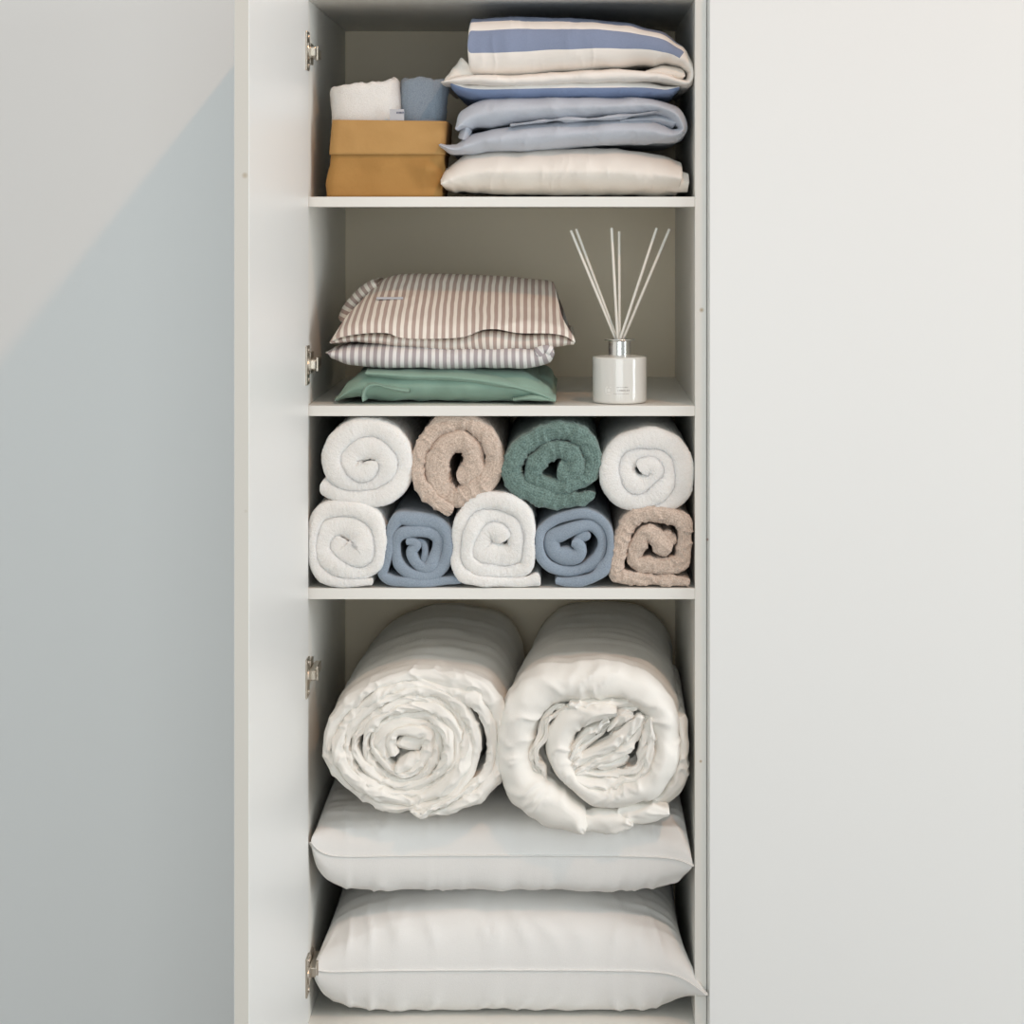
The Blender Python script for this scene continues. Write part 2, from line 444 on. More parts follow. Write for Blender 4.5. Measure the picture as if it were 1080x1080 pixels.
# upper row
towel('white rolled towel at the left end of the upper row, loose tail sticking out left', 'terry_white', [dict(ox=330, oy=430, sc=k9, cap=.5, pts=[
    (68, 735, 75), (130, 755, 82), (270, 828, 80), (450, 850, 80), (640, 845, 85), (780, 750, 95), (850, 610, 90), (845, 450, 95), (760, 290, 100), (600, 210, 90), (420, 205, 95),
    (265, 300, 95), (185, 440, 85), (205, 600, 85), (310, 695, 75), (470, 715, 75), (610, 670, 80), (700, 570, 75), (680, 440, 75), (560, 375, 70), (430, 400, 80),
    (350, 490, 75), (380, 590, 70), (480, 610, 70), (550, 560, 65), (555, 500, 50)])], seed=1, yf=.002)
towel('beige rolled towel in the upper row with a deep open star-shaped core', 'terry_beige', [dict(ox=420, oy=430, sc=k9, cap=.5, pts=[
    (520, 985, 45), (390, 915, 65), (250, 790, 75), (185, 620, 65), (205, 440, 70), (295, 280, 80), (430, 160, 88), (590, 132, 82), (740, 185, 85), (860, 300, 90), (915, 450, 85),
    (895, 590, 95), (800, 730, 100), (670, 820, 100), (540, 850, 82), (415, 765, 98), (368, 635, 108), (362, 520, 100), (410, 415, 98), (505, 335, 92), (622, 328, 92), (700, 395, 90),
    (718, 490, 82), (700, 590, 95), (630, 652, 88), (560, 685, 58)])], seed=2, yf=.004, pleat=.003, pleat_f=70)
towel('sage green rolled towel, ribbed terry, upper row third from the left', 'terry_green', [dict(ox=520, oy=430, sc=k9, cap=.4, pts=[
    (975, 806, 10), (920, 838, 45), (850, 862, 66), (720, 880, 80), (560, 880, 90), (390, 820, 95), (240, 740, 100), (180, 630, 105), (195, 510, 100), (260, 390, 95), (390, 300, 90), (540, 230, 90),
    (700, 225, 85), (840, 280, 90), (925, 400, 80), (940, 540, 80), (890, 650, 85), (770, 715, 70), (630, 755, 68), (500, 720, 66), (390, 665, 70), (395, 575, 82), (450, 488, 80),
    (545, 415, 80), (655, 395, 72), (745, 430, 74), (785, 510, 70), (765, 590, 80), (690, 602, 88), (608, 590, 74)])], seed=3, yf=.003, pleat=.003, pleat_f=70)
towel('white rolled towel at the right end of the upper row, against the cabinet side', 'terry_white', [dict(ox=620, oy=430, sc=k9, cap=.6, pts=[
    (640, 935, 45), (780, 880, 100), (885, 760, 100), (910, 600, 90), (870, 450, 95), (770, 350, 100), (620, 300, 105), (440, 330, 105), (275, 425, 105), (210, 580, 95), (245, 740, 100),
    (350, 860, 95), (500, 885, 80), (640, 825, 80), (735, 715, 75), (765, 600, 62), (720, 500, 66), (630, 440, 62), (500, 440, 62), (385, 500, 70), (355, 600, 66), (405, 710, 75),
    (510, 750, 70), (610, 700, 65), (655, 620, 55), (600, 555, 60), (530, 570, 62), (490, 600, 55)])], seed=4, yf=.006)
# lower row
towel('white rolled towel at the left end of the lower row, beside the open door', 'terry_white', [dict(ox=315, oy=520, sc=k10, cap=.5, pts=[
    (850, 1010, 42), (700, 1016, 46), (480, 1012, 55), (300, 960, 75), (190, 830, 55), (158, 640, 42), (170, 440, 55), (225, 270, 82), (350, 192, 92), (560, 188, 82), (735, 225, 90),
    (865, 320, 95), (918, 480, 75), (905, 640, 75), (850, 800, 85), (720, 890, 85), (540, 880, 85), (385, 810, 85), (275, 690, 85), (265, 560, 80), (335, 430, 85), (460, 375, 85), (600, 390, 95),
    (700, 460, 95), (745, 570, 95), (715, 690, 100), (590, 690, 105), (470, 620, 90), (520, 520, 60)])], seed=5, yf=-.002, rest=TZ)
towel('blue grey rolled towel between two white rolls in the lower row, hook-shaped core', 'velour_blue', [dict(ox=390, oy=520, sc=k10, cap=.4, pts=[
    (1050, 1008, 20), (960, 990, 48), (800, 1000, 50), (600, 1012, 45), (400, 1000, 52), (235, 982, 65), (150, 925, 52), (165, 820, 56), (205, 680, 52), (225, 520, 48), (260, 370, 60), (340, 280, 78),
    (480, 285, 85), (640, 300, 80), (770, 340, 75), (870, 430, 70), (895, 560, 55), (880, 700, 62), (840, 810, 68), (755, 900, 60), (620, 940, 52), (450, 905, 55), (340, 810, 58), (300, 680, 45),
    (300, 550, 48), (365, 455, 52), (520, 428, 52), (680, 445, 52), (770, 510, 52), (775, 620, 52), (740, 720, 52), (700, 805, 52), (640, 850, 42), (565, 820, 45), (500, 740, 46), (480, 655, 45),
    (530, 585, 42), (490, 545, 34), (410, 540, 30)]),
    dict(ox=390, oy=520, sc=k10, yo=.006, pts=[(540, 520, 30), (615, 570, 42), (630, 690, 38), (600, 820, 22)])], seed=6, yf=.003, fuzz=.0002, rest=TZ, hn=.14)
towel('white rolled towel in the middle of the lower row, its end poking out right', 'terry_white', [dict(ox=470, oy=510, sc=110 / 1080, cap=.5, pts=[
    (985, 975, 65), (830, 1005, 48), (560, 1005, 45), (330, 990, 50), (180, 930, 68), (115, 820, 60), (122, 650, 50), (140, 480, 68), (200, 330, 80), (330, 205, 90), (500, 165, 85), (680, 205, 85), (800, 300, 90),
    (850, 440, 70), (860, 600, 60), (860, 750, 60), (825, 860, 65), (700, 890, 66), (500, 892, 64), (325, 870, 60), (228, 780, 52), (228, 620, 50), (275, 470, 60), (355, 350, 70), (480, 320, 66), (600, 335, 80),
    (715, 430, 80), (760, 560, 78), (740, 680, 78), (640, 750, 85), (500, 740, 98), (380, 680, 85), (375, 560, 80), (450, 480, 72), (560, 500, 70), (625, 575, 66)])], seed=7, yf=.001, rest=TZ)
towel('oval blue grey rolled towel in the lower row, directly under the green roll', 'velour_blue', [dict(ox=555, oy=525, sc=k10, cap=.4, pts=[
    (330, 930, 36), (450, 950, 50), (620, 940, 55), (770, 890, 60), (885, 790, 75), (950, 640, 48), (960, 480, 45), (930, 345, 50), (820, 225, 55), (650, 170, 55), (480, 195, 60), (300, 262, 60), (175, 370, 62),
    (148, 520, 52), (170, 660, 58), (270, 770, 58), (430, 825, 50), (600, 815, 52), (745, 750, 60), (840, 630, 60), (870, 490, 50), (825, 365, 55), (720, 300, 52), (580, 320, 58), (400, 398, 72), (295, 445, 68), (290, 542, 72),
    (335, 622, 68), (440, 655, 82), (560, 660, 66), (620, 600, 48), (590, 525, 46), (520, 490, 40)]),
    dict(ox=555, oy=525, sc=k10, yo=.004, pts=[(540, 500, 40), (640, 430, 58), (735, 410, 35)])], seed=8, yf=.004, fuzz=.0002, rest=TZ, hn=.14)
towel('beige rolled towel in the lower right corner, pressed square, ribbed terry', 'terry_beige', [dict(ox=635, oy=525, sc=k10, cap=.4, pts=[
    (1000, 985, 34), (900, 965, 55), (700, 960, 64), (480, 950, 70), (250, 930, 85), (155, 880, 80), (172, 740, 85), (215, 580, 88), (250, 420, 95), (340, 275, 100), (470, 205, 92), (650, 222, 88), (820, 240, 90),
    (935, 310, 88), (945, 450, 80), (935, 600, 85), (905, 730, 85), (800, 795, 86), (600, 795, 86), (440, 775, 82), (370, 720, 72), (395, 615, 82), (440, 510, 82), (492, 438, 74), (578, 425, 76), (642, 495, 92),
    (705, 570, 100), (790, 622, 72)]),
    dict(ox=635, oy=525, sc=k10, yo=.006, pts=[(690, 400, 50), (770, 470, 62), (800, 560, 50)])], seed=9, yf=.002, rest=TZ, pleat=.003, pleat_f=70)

# ------------------------------------------------------------------ two rolled duvets
kd = 220 / 1080; ke = 230 / 1080
tag(ribbon('rolled_duvet', [dict(ox=330, oy=690, sc=kd, cap=.4, nose=.009, split=1, pts=[
    (560, 822, 18), (690, 775, 36), (840, 700, 50), (935, 600, 48), (950, 450, 50), (925, 310, 60), (850, 205, 65), (690, 165, 65), (520, 138, 55), (370, 170, 50), (235, 250, 55), (135, 370, 55), (102, 490, 48),
    (140, 590, 48), (225, 680, 48), (350, 750, 48), (500, 775, 36), (640, 740, 46), (755, 650, 52), (812, 520, 46), (810, 395, 50), (750, 295, 55), (640, 225, 52), (500, 215, 40), (360, 265, 50), (245, 355, 50),
    (195, 460, 38), (232, 570, 48), (325, 660, 42), (450, 700, 34), (580, 685, 40), (690, 600, 44), (728, 490, 40), (708, 385, 48), (635, 308, 46), (520, 290, 42), (405, 315, 38), (318, 372, 40), (292, 460, 30), (325, 550, 44),
    (400, 620, 42), (480, 642, 26), (562, 595, 48), (622, 500, 44), (610, 408, 44), (520, 375, 52), (420, 385, 48), (372, 450, 52), (402, 535, 46)]),
    dict(ox=330, oy=690, sc=kd, nose=.012, yo=.004, L=.1, pts=[(430, 460, 36), (500, 455, 45), (570, 450, 46), (615, 490, 20)]),
    dict(ox=330, oy=690, sc=kd, nose=.015, yo=.003, L=.1, pts=[(430, 600, 34), (480, 570, 52), (560, 545, 52), (600, 520, 16)]),
    dict(ox=330, oy=690, sc=kd, nose=.012, yo=.012, L=.2, pts=[(960, 600, 16), (940, 650, 30), (880, 695, 22)]),
    dict(ox=330, oy=690, sc=kd, nose=.006, yo=-.004, L=.1, pts=[(505, 808, 8), (555, 825, 16), (620, 800, 14)]),
    ], M['duvet'], L=.46, ceil=Z(632.3), yf=-.01, centre=(436, 775), axis=(.014, .008), taperb=.0, seed=21, hn=.22, pleat=.004, pleat_f=45, wr=.004, wr_f=(3, 30), wave=.014, wave_f=12, lump=.001, hk=1.08, sq=1.15, nside0=40, step=.0019),
    'rolled cream duvet on the left, tightly coiled with many thin turns, lying on the pillows', 'duvet', 'rolled duvets on the bottom shelf')
tag(ribbon('rolled_duvet', [dict(ox=510, oy=670, sc=ke, cap=.4, nose=.03, pts=[
    (500, 965, 30), (440, 915, 72), (320, 850, 95), (210, 760, 98), (148, 640, 82), (150, 500, 82), (190, 370, 92), (295, 268, 98), (430, 238, 90), (600, 235, 90), (755, 272, 88), (865, 370, 82), (900, 500, 66),
    (895, 620, 66), (830, 725, 76), (700, 790, 66), (560, 800, 60), (455, 740, 52), (385, 640, 62), (372, 520, 70), (425, 425, 70), (515, 385, 50), (590, 372, 30), (660, 370, 12)]),
    dict(ox=510, oy=670, sc=ke, nose=.006, yo=.014, L=.12, split=1, pts=[(410, 350, 20), (350, 380, 26), (305, 430, 20), (300, 500, 30), (260, 560, 22), (250, 620, 26), (280, 675, 28), (290, 730, 26), (345, 765, 22)]),
    dict(ox=510, oy=670, sc=ke, nose=.008, yo=.010, L=.12, split=1, pts=[(825, 400, 16), (815, 540, 26), (775, 670, 34), (640, 715, 46), (500, 705, 44), (440, 680, 34), (520, 625, 44), (660, 555, 50), (750, 470, 38), (785, 395, 14)]),
    dict(ox=510, oy=670, sc=ke, nose=.008, yo=.014, L=.12, split=1, pts=[(430, 620, 22), (490, 530, 30), (570, 470, 34), (625, 420, 20)]),
    dict(ox=510, oy=670, sc=ke, nose=.010, yo=.016, L=.12, split=1, pts=[(620, 480, 24), (680, 440, 45), (750, 400, 28)]),
    dict(ox=510, oy=670, sc=ke, nose=.010, yo=.012, L=.12, split=1, pts=[(420, 350, 26), (540, 365, 40), (660, 365, 44), (760, 345, 28)]),
    dict(ox=510, oy=670, sc=ke, nose=.015, yo=.016, L=.12, pts=[(560, 640, 18), (640, 630, 36), (720, 590, 20)]),
    dict(ox=510, oy=670, sc=ke, nose=.015, yo=.03, L=.3, pts=[(965, 400, 14), (985, 480, 18), (975, 600, 32), (955, 720, 42), (880, 800, 44), (740, 830, 34)]),
    dict(ox=510, oy=670, sc=ke, nose=.012, yo=.012, L=.12, pts=[(470, 940, 36), (560, 925, 52), (640, 925, 54), (715, 930, 32), (740, 925, 12)]),
    dict(ox=510, oy=670, sc=ke, nose=.010, yo=.018, L=.12, pts=[(660, 880, 40), (760, 885, 44), (840, 880, 36), (920, 876, 12)]),
    ], M['duvet'], L=.46, ceil=Z(632.3), yf=-.02, centre=(628, 775), axis=(.026, .020), taperb=.15, seed=22, hn=.22, pleat=.005, pleat_f=36, wr=.004, wr_f=(3, 30), wave=.010, wave_f=12, lump=.001, hk=1.05, sq=1.05, nside0=40, step=.0019),
    'rolled cream duvet on the right, thick outer turn around a crumpled hollow centre', 'duvet', 'rolled duvets on the bottom shelf')

# ------------------------------------------------------------------ pillows
def pillow(label, pxl, pxr, y0, y1, zs, ht, hb, ears, seed, sag=0.0, rest=None, pu=(8, .42, .25, .46, .010)):
    xl, xr = X(pxl, y0 + .02), X(pxr, y0 + .02); a = (xr - xl) / 2; cx = (xl + xr) / 2; b = (y1 - y0) / 2; cy = (y0 + y1) / 2
    N, Mv = 130, 120; V, Fc, UV = [], [], []
    g = lambda t: math.copysign(1 - (1 - abs(t)) ** 1.7, t)      # samples crowd towards the seam
    def pt(u, v, side):
        e = (1 - u ** 6) * (1 - v ** 6)
        e = max(e, 0)
        inset = .012 * (1 - abs(u) ** 3) * abs(v) ** 3; insx = pu[4] * (1 - abs(v) ** 3) * abs(u) ** 3
        x = cx + u * a - math.copysign(insx, u); y = cy + v * b - math.copysign(inset, v)
        if side > 0: z = zs + ht * (1 - abs(u) ** pu[0]) ** pu[1] * (1 - v ** 4) ** pu[3] * (1 - pu[2] * u * u)
        else: z = zs - hb * ((1 - u ** 8) * (1 - v ** 8)) ** .36
        z += sag * (vn(u * 1.3 + seed, v * 1.2, 2.2)) * e
        # crosswise creases gathered at the seam, and soft lumps
        fr = math.exp(-(1 - abs(v)) / .35); fs = math.exp(-(1 - abs(u)) / .3)
        w = .0040 * fr * (max(0, ridge(u * 7 + 1.2 * vn(u * 3, v * 2, seed), v * 1.2 + .3 * u, seed)) ** 3 - .15) + .0042 * fs * (ridge(u * 1.5, v * 9, seed + 3) - .3)
        w *= min(1, (1 - abs(u)) * 14) * min(1, (1 - abs(v)) * 14 + .12)
        w += .0025 * vn(u * 3, v * 3, seed + 9) * e ** .5
        # front swells out past the seam
        sw = (abs(z - zs) / max(ht, hb))
        y += math.copysign(.0, v)
        if v < 0: y -= .012 * math.sin(min(1, sw) * math.pi) * (1 - u ** 4) * min(1, (1 + v) * 6)
        z += w * side * .9; y -= w * .8 if v < -.6 else 0
        for (eu, ev, dx, dy, dz) in ears:
            k = max(0, (1 + u * eu) / 2) ** 40 * max(0, (1 + v * ev) / 2) ** 24
            x += dx * k; y += dy * k; z += dz * k
        if y > -.002 and z < 9: x = min(XR - .0006, max(XL + .0006, x)) if abs(v) < .97 else x
        return x, y, z
    idx = {}
    for side in (1, -1):
        for i in range(N + 1):
            for j in range(Mv + 1):
                edge = i in (0, N) or j in (0, Mv)
                if side < 0 and edge: idx[side, i, j] = idx[1, i, j]; continue
                u, v = g(-1 + 2 * i / N), g(-1 + 2 * j / Mv)
                x, y, z = pt(u, v, side)
                if rest is not None: z = max(z, rest + .0003)
                idx[side, i, j] = len(V); V.append((x, y, z)); UV.append((u, v))
        for i in range(N):
            for j in range(Mv):
                q = (idx[side, i, j], idx[side, i + 1, j], idx[side, i + 1, j + 1], idx[side, i, j + 1])
                Fc.append(q if side > 0 else q[::-1])
    zc = min(v[2] for v in V)
    root_loc = Vector((cx, y0, zc))
    V = [(x - cx, y - y0, z - zc) for x, y, z in V]
    root = thing('pillow', label, 'pillow', root_loc, 'white pillows on the cabinet floor')
    body = pydata('cover', V, Fc, M['pillow'], root, UV)
    # seam piping, a thin cord that follows the edge
    loop = [(i, 0) for i in range(N)] + [(N, j) for j in range(Mv)] + [(N - i, Mv) for i in range(N)] + [(0, Mv - j) for j in range(Mv)]
    pts = [Vector(V[idx[1, i, j]]) for i, j in loop]
    PV, PF = [], []; n = len(pts); R = .0011
    for k, p in enumerate(pts):
        t = (pts[(k + 1) % n] - pts[k - 1]).normalized(); o = Vector((t.y, -t.x, 0)).normalized(); up = t.cross(o)
        for q in range(6):
            an = q * math.pi / 3
            PV.append(p + o * (R * 1.6 * math.cos(an) + .001) + up * R * math.sin(an))
    for k in range(n):
        for q in range(6):
            a0 = k * 6 + q; a1 = k * 6 + (q + 1) % 6; b0 = ((k + 1) % n) * 6 + q; b1 = ((k + 1) % n) * 6 + (q + 1) % 6
            PF.append((a0, b0, b1, a1))
    pydata('seam', PV, PF, M['pillow'], root)
    return root
pillow('white pillow at the bottom of the cabinet with a pointed corner poking out right', 331, 728, .012, .49, Z(1024, .02), .090, Z(1024, .02) - ZF - .0004,
       [(1, -1, .019, -.026, -.020), (-1, -1, .000, -.005, .008)], 3, rest=ZF)
pillow('white pillow lying between the bottom pillow and the rolled duvets', 331, 726, .012, .49, Z(903, .02), .054, .060,
       [(1, -1, .004, -.008, -.008), (-1, -1, -.001, -.006, .022)], 8, pu=(30, .22, .0, .36, .002))

# ------------------------------------------------------------------ folded bedding on the top shelf
kt = 320 / 1080
tag(ribbon('folded_duvet_cover', [
    dict(pts=[(494, 50, 30), (500, 50, 31.5), (545, 48.5, 32), (600, 47, 28.5), (650, 47, 25), (690, 50.5, 19), (712, 58, 12), (724, 68, 7), (729, 78, 5), (725, 88, 4.5), (714, 87, 4.5), (700, 83, 6), (650, 81, 8), (600, 83, 8),
              (540, 86, 7), (490, 85, 6), (466, 88, 1.5)], nose=.055, cap=.12, sq=.8),
    dict(pts=[(680, 77, 3), (700, 77, 7.5), (716, 79, 8), (722, 81, 5)], nose=.03, yo=.012, mat=1, cap=.6, L=.2),
    dict(pts=[(496, 70, 14), (484, 78, 9), (474, 84, 5), (467, 89, 1.2)], nose=.02, yo=.022, mat=1, cap=.3),
    dict(pts=[(476, 89, 3), (486, 93, 7), (500, 96, 8.5), (600, 95, 9.5), (680, 95, 9), (704, 96.5, 7), (716, 93, 3)], nose=.035, yo=.012, mat=2, cap=.5),
    ], [M['bands'], M['percale'], M['bands_low']], L=.36, ceil=ZT, yf=.012, seed=31, lump=.0016, wr=.0014, wr_f=(12, 34), wave=.004, pleat=.0012, pleat_f=40),
    'blue and white broad-striped duvet cover folded on top of the right-hand stack', 'bedding', 'folded bedding on the top shelf')
tag(ribbon('folded_sheet', [
    dict(ox=440, oy=0, sc=kt, nose=.028, cap=.4, pts=[(138, 462, 6), (180, 425, 38), (260, 400, 52), (450, 388, 44), (700, 380, 34), (850, 380, 28), (925, 415, 24), (945, 460, 18), (915, 482, 24), (800, 465, 46), (600, 474, 46), (400, 488, 48), (230, 505, 38),
              (130, 532, 18), (78, 515, 5)]),
    dict(ox=440, oy=0, sc=kt, nose=.03, yo=.012, cap=.6, L=.2, pts=[(720, 432, 8), (800, 426, 18), (860, 425, 26), (920, 440, 26)]),
    dict(ox=440, oy=0, sc=kt, nose=.02, yo=.012, cap=.4, pts=[(165, 500, 20), (180, 440, 14), (200, 380, 20)]),
    dict(ox=440, oy=0, sc=kt, nose=.012, yo=-.001, cap=.4, pts=[(330, 446, 3), (480, 427, 7), (620, 424, 7), (740, 412, 7), (855, 398, 4)])],
    M['chambray'], L=.36, yf=.014, seed=32, lump=.0016, wr=.0018, wr_f=(12, 34), wave=.004, sq=1.25, pleat=.0012, pleat_f=40),
    'pale blue sheet folded in the middle of the right-hand stack, under the striped cover', 'bedding', 'folded bedding on the top shelf')
tag(ribbon('folded_sheet', [
    dict(ox=440, oy=0, sc=kt, nose=.05, cap=.15, pts=[(88, 655, 22), (120, 640, 45), (200, 615, 72), (350, 612, 80), (700, 611, 82), (850, 622, 74), (940, 635, 58)]),
    dict(ox=440, oy=0, sc=kt, nose=.016, yo=.012, cap=.12, pts=[(860, 640, 40), (920, 645, 40), (968, 648, 34)])],
    M['percale'], L=.36, yf=.012, seed=33, lump=.002, wr=.0018, wr_f=(12, 30), wave=.004, sq=1.35, pleat=.0012, pleat_f=40, rest=SH[0]),
    'warm white sheet folded at the bottom of the right-hand stack on the top shelf', 'bedding', 'folded bedding on the top shelf')

# ------------------------------------------------------------------ folded bedding on the second shelf
sc_ = thing('striped_cushion_cover', 'taupe and cream striped cover folded puffy on top, edge drooping, above the grey-striped one', 'bedding', P(478, 366, .01), 'folded bedding on the second shelf')
def drape(name, rows, m, nu=150, nt=16, seed=0, wr=.0009, fold=0.0):
    """a puffed cloth shell: rows = [(Y, [(px, py)...])] from the hem up and over to the back, then closed underneath"""
    crv = []
    for Yr, pts in rows:
        c, tot = catmull([(X(a, Yr), Z(b, Yr), Yr) for a, b in pts], .001)
        crv.append([c[min(len(c) - 1, round(k * (len(c) - 1) / nu))][:3] for k in range(nu + 1)])
    V, Fc, UV = [], [], []; G = []
    nr = len(crv)
    for r in range(nr - 1):
        for q in range(nt if r < nr - 2 else nt + 1):
            t = q / nt; line = []
            for k in range(nu + 1):
                p = [crv[max(0, min(nr - 1, r + d))][k] for d in (-1, 0, 1, 2)]
                co_ = [.5 * (2 * b + (c - a) * t + (2 * a - 5 * b + 4 * c - d) * t * t + (3 * b - a - 3 * c + d) * t ** 3) for a, b, c, d in zip(*p)]
                x, z, y = co_
                e = min(k, nu - k) / nu
                dd = wr * (ridge(k / nu * 9, (r + t) * .9, seed) - .3) * min(1, e * 12) * min(1, (r + t) * 3)
                V.append((x, y - dd, z + dd * .6)); UV.append((.88 * (x + .2) + .12 * k / nu * .3, r + t)); line.append(len(V) - 1)
            G.append(line)
    zlow = min(v[2] for v in V)
    under = []
    for (yy, ins) in ((rows[-1][0], .02), (rows[0][0] + .03, .01)):
        line = []
        for k in range(nu + 1):
            x = V[G[0][k]][0]; x = x + (0.0 - x) * 0
            V.append((x * (1 - ins), yy, V[G[0][k]][2] - .002)); UV.append((.88 * (x + .2) + .12 * k / nu * .3, 0)); line.append(len(V) - 1)
        under.append(line)
    G2 = G + under + [G[0]]
    for a, b in zip(G2, G2[1:]):
        for k in range(nu): Fc.append((a[k], a[k + 1], b[k + 1], b[k]))
    for k in (0, nu):
        lp = [l[k] for l in G2[:-1]]; Fc.append(tuple(lp) if k else tuple(reversed(lp)))
    cx = sum(v[0] for v in V) / len(V); cy = min(v[1] for v in V); cz = zlow
    V = [(x - cx, y - cy, z - cz) for x, y, z in V]
    o = pydata(name, V, Fc, m, uvs=UV); o.location = (cx, cy, cz); return o
sb = drape('cover', [
    (.008, [(347, 361), (358, 356), (380, 352), (400, 351), (411, 352), (421, 356), (470, 357), (490, 355), (508, 348), (522, 347), (545, 351), (583, 352), (597, 355), (607, 361.5)]),
    (.020, [(350, 357), (362, 346), (385, 340), (410, 339), (440, 341), (470, 342), (500, 340), (530, 339), (560, 341), (582, 343), (596, 347), (605, 355)]),
    (.060, [(366, 333), (380, 326), (400, 322), (430, 321), (470, 322), (510, 323), (540, 325), (565, 328), (580, 330), (594, 336)]),
    (.100, [(382, 316), (395, 310), (410, 307), (430, 306), (470, 307), (510, 308), (540, 310), (565, 313), (578, 315), (589, 318)]),
    (.160, [(400, 297), (410, 292.5), (420, 290.5), (435, 289.8), (470, 290), (510, 291.5), (540, 293), (565, 296), (576, 297), (584, 298.5)]),
    (.240, [(402, 299), (412, 296), (422, 293), (437, 292), (470, 292), (510, 293.5), (540, 295), (565, 298), (576, 299), (582, 301)]),
    (.345, [(406, 320), (416, 312), (426, 308), (440, 306), (470, 306), (510, 306.5), (540, 308), (565, 312), (573, 318), (578, 322)]),
    ], M['tick_warm'], seed=41)
sb.location -= sc_.location; sb.parent = sc_
sf = ribbon('under_flap', [
    dict(pts=[(349, 361, 2), (370, 357, 4), (395, 357, 6), (430, 360, 7), (480, 363, 8), (515, 360, 12), (560, 361, 9), (590, 359, 7), (606, 361, 3)], nose=.03, yo=.004, cap=.5),
    dict(pts=[(364, 341, 10), (372, 322, 8), (386, 308, 8), (398, 299, 6)], nose=.03, yo=.11, L=.16, cap=.4)],
    M['tick_warm'], L=.34, yf=.012, seed=41, lump=.0015, wr=.0008, wr_f=(5, 18), wave=.006)
sf.location -= sc_.location; sf.parent = sc_
tb = box('label_tab', (X(397, .07), .070, Z(315.6, .07)), (X(425, .07), .078, Z(313.4, .07)), M['tag'], None, bev=.0004); rel(tb, sc_)
tb.data.transform(__import__('mathutils').Matrix.Rotation(math.radians(-3), 4, 'Y')) if False else None
tb['label'] = 'small grey fabric label sewn at the hem'
tag(ribbon('striped_cushion_cover', [
    dict(pts=[(345, 371, 1), (352, 373, 6), (370, 374, 11), (400, 375, 13.5), (450, 376, 13), (560, 376, 12), (575, 374, 10), (584, 370, 4)], nose=.035, cap=.4),
    dict(pts=[(566, 374, 8), (574, 368, 5), (582, 372, 6)], nose=.01, yo=-.001, L=.05, cap=.5)],
    M['tick_cool'], L=.34, yf=.014, seed=42, lump=.0018, wr=.0008, wr_f=(5, 18), wave=.005),
    'grey and white striped cover folded flat between the taupe-striped one and the green one', 'bedding', 'folded bedding on the second shelf')
tag(ribbon('folded_pillowcase', [
    dict(pts=[(354, 421, 1.5), (372, 410, 9), (388, 406, 15), (420, 405.5, 17), (500, 406, 17), (550, 408, 15), (572, 414, 9), (586, 421, 2.5)], nose=.035, yo=.008, cap=.3),
    dict(pts=[(386, 392, 3), (430, 395, 6), (480, 397, 7), (520, 402, 7), (560, 411, 6), (586, 421, 2.5)], nose=.03, yo=.001, cap=.4),
    dict(pts=[(383, 423, 1.6), (383.5, 414, 2), (388, 407, 2.2), (396, 405, 2.2), (410, 408, 2), (432, 412, 1.5)], nose=.01, yo=-.001, L=.1, cap=.5),
    dict(pts=[(540, 421, 2), (560, 419, 3), (586, 422, 2.2)], nose=.01, yo=-.001, L=.1, cap=.5),
    dict(pts=[(560, 404, 8), (574, 404, 8), (577, 414, 6)], nose=.02, yo=.10, L=.2, cap=.4)],
    M['sage'], L=.34, yf=.012, seed=43, lump=.0022, wr=.0022, wr_f=(12, 32), wave=.005, sq=1.2, rest=SH[1]),
    'sage green pillowcase folded at the bottom of the striped stack', 'bedding', 'folded bedding on the second shelf')

# ------------------------------------------------------------------ paper storage bag with two face towels
def rrect(cx, cy, a, b, r, n):
    """points of a rounded rectangle, evenly spread"""
    out = []
    segs = [((cx - a + r, cy - b), (cx + a - r, cy - b)), None, ((cx + a, cy - b + r), (cx + a, cy + b - r)), None,
            ((cx + a - r, cy + b), (cx - a + r, cy + b)), None, ((cx - a, cy + b - r), (cx - a, cy - b + r)), None]
    cs = [(cx + a - r, cy - b + r, -90), (cx + a - r, cy + b - r, 0), (cx - a + r, cy + b - r, 90), (cx - a + r, cy - b + r, 180)]
    k = 0
    for sgm in segs:
        if sgm:
            (x0, y0), (x1, y1) = sgm
            for i in range(n): out.append((x0 + (x1 - x0) * i / n, y0 + (y1 - y0) * i / n))
        else:
            x0, y0, a0 = cs[k]; k += 1
            for i in range(4):
                t = math.radians(a0 + 90 * i / 4); out.append((x0 + r * math.cos(t), y0 + r * math.sin(t)))
    return out
BY = .035; BD = .075
bx0, bx1 = X(346, BY), X(468, BY); bcx = (bx0 + bx1) / 2; ba = (bx1 - bx0) / 2
bag = thing('paper_storage_bag', 'ochre washable-paper bag with a turned-down cuff at the left of the top shelf', 'bag', (bcx, BY + BD, SH[0]))
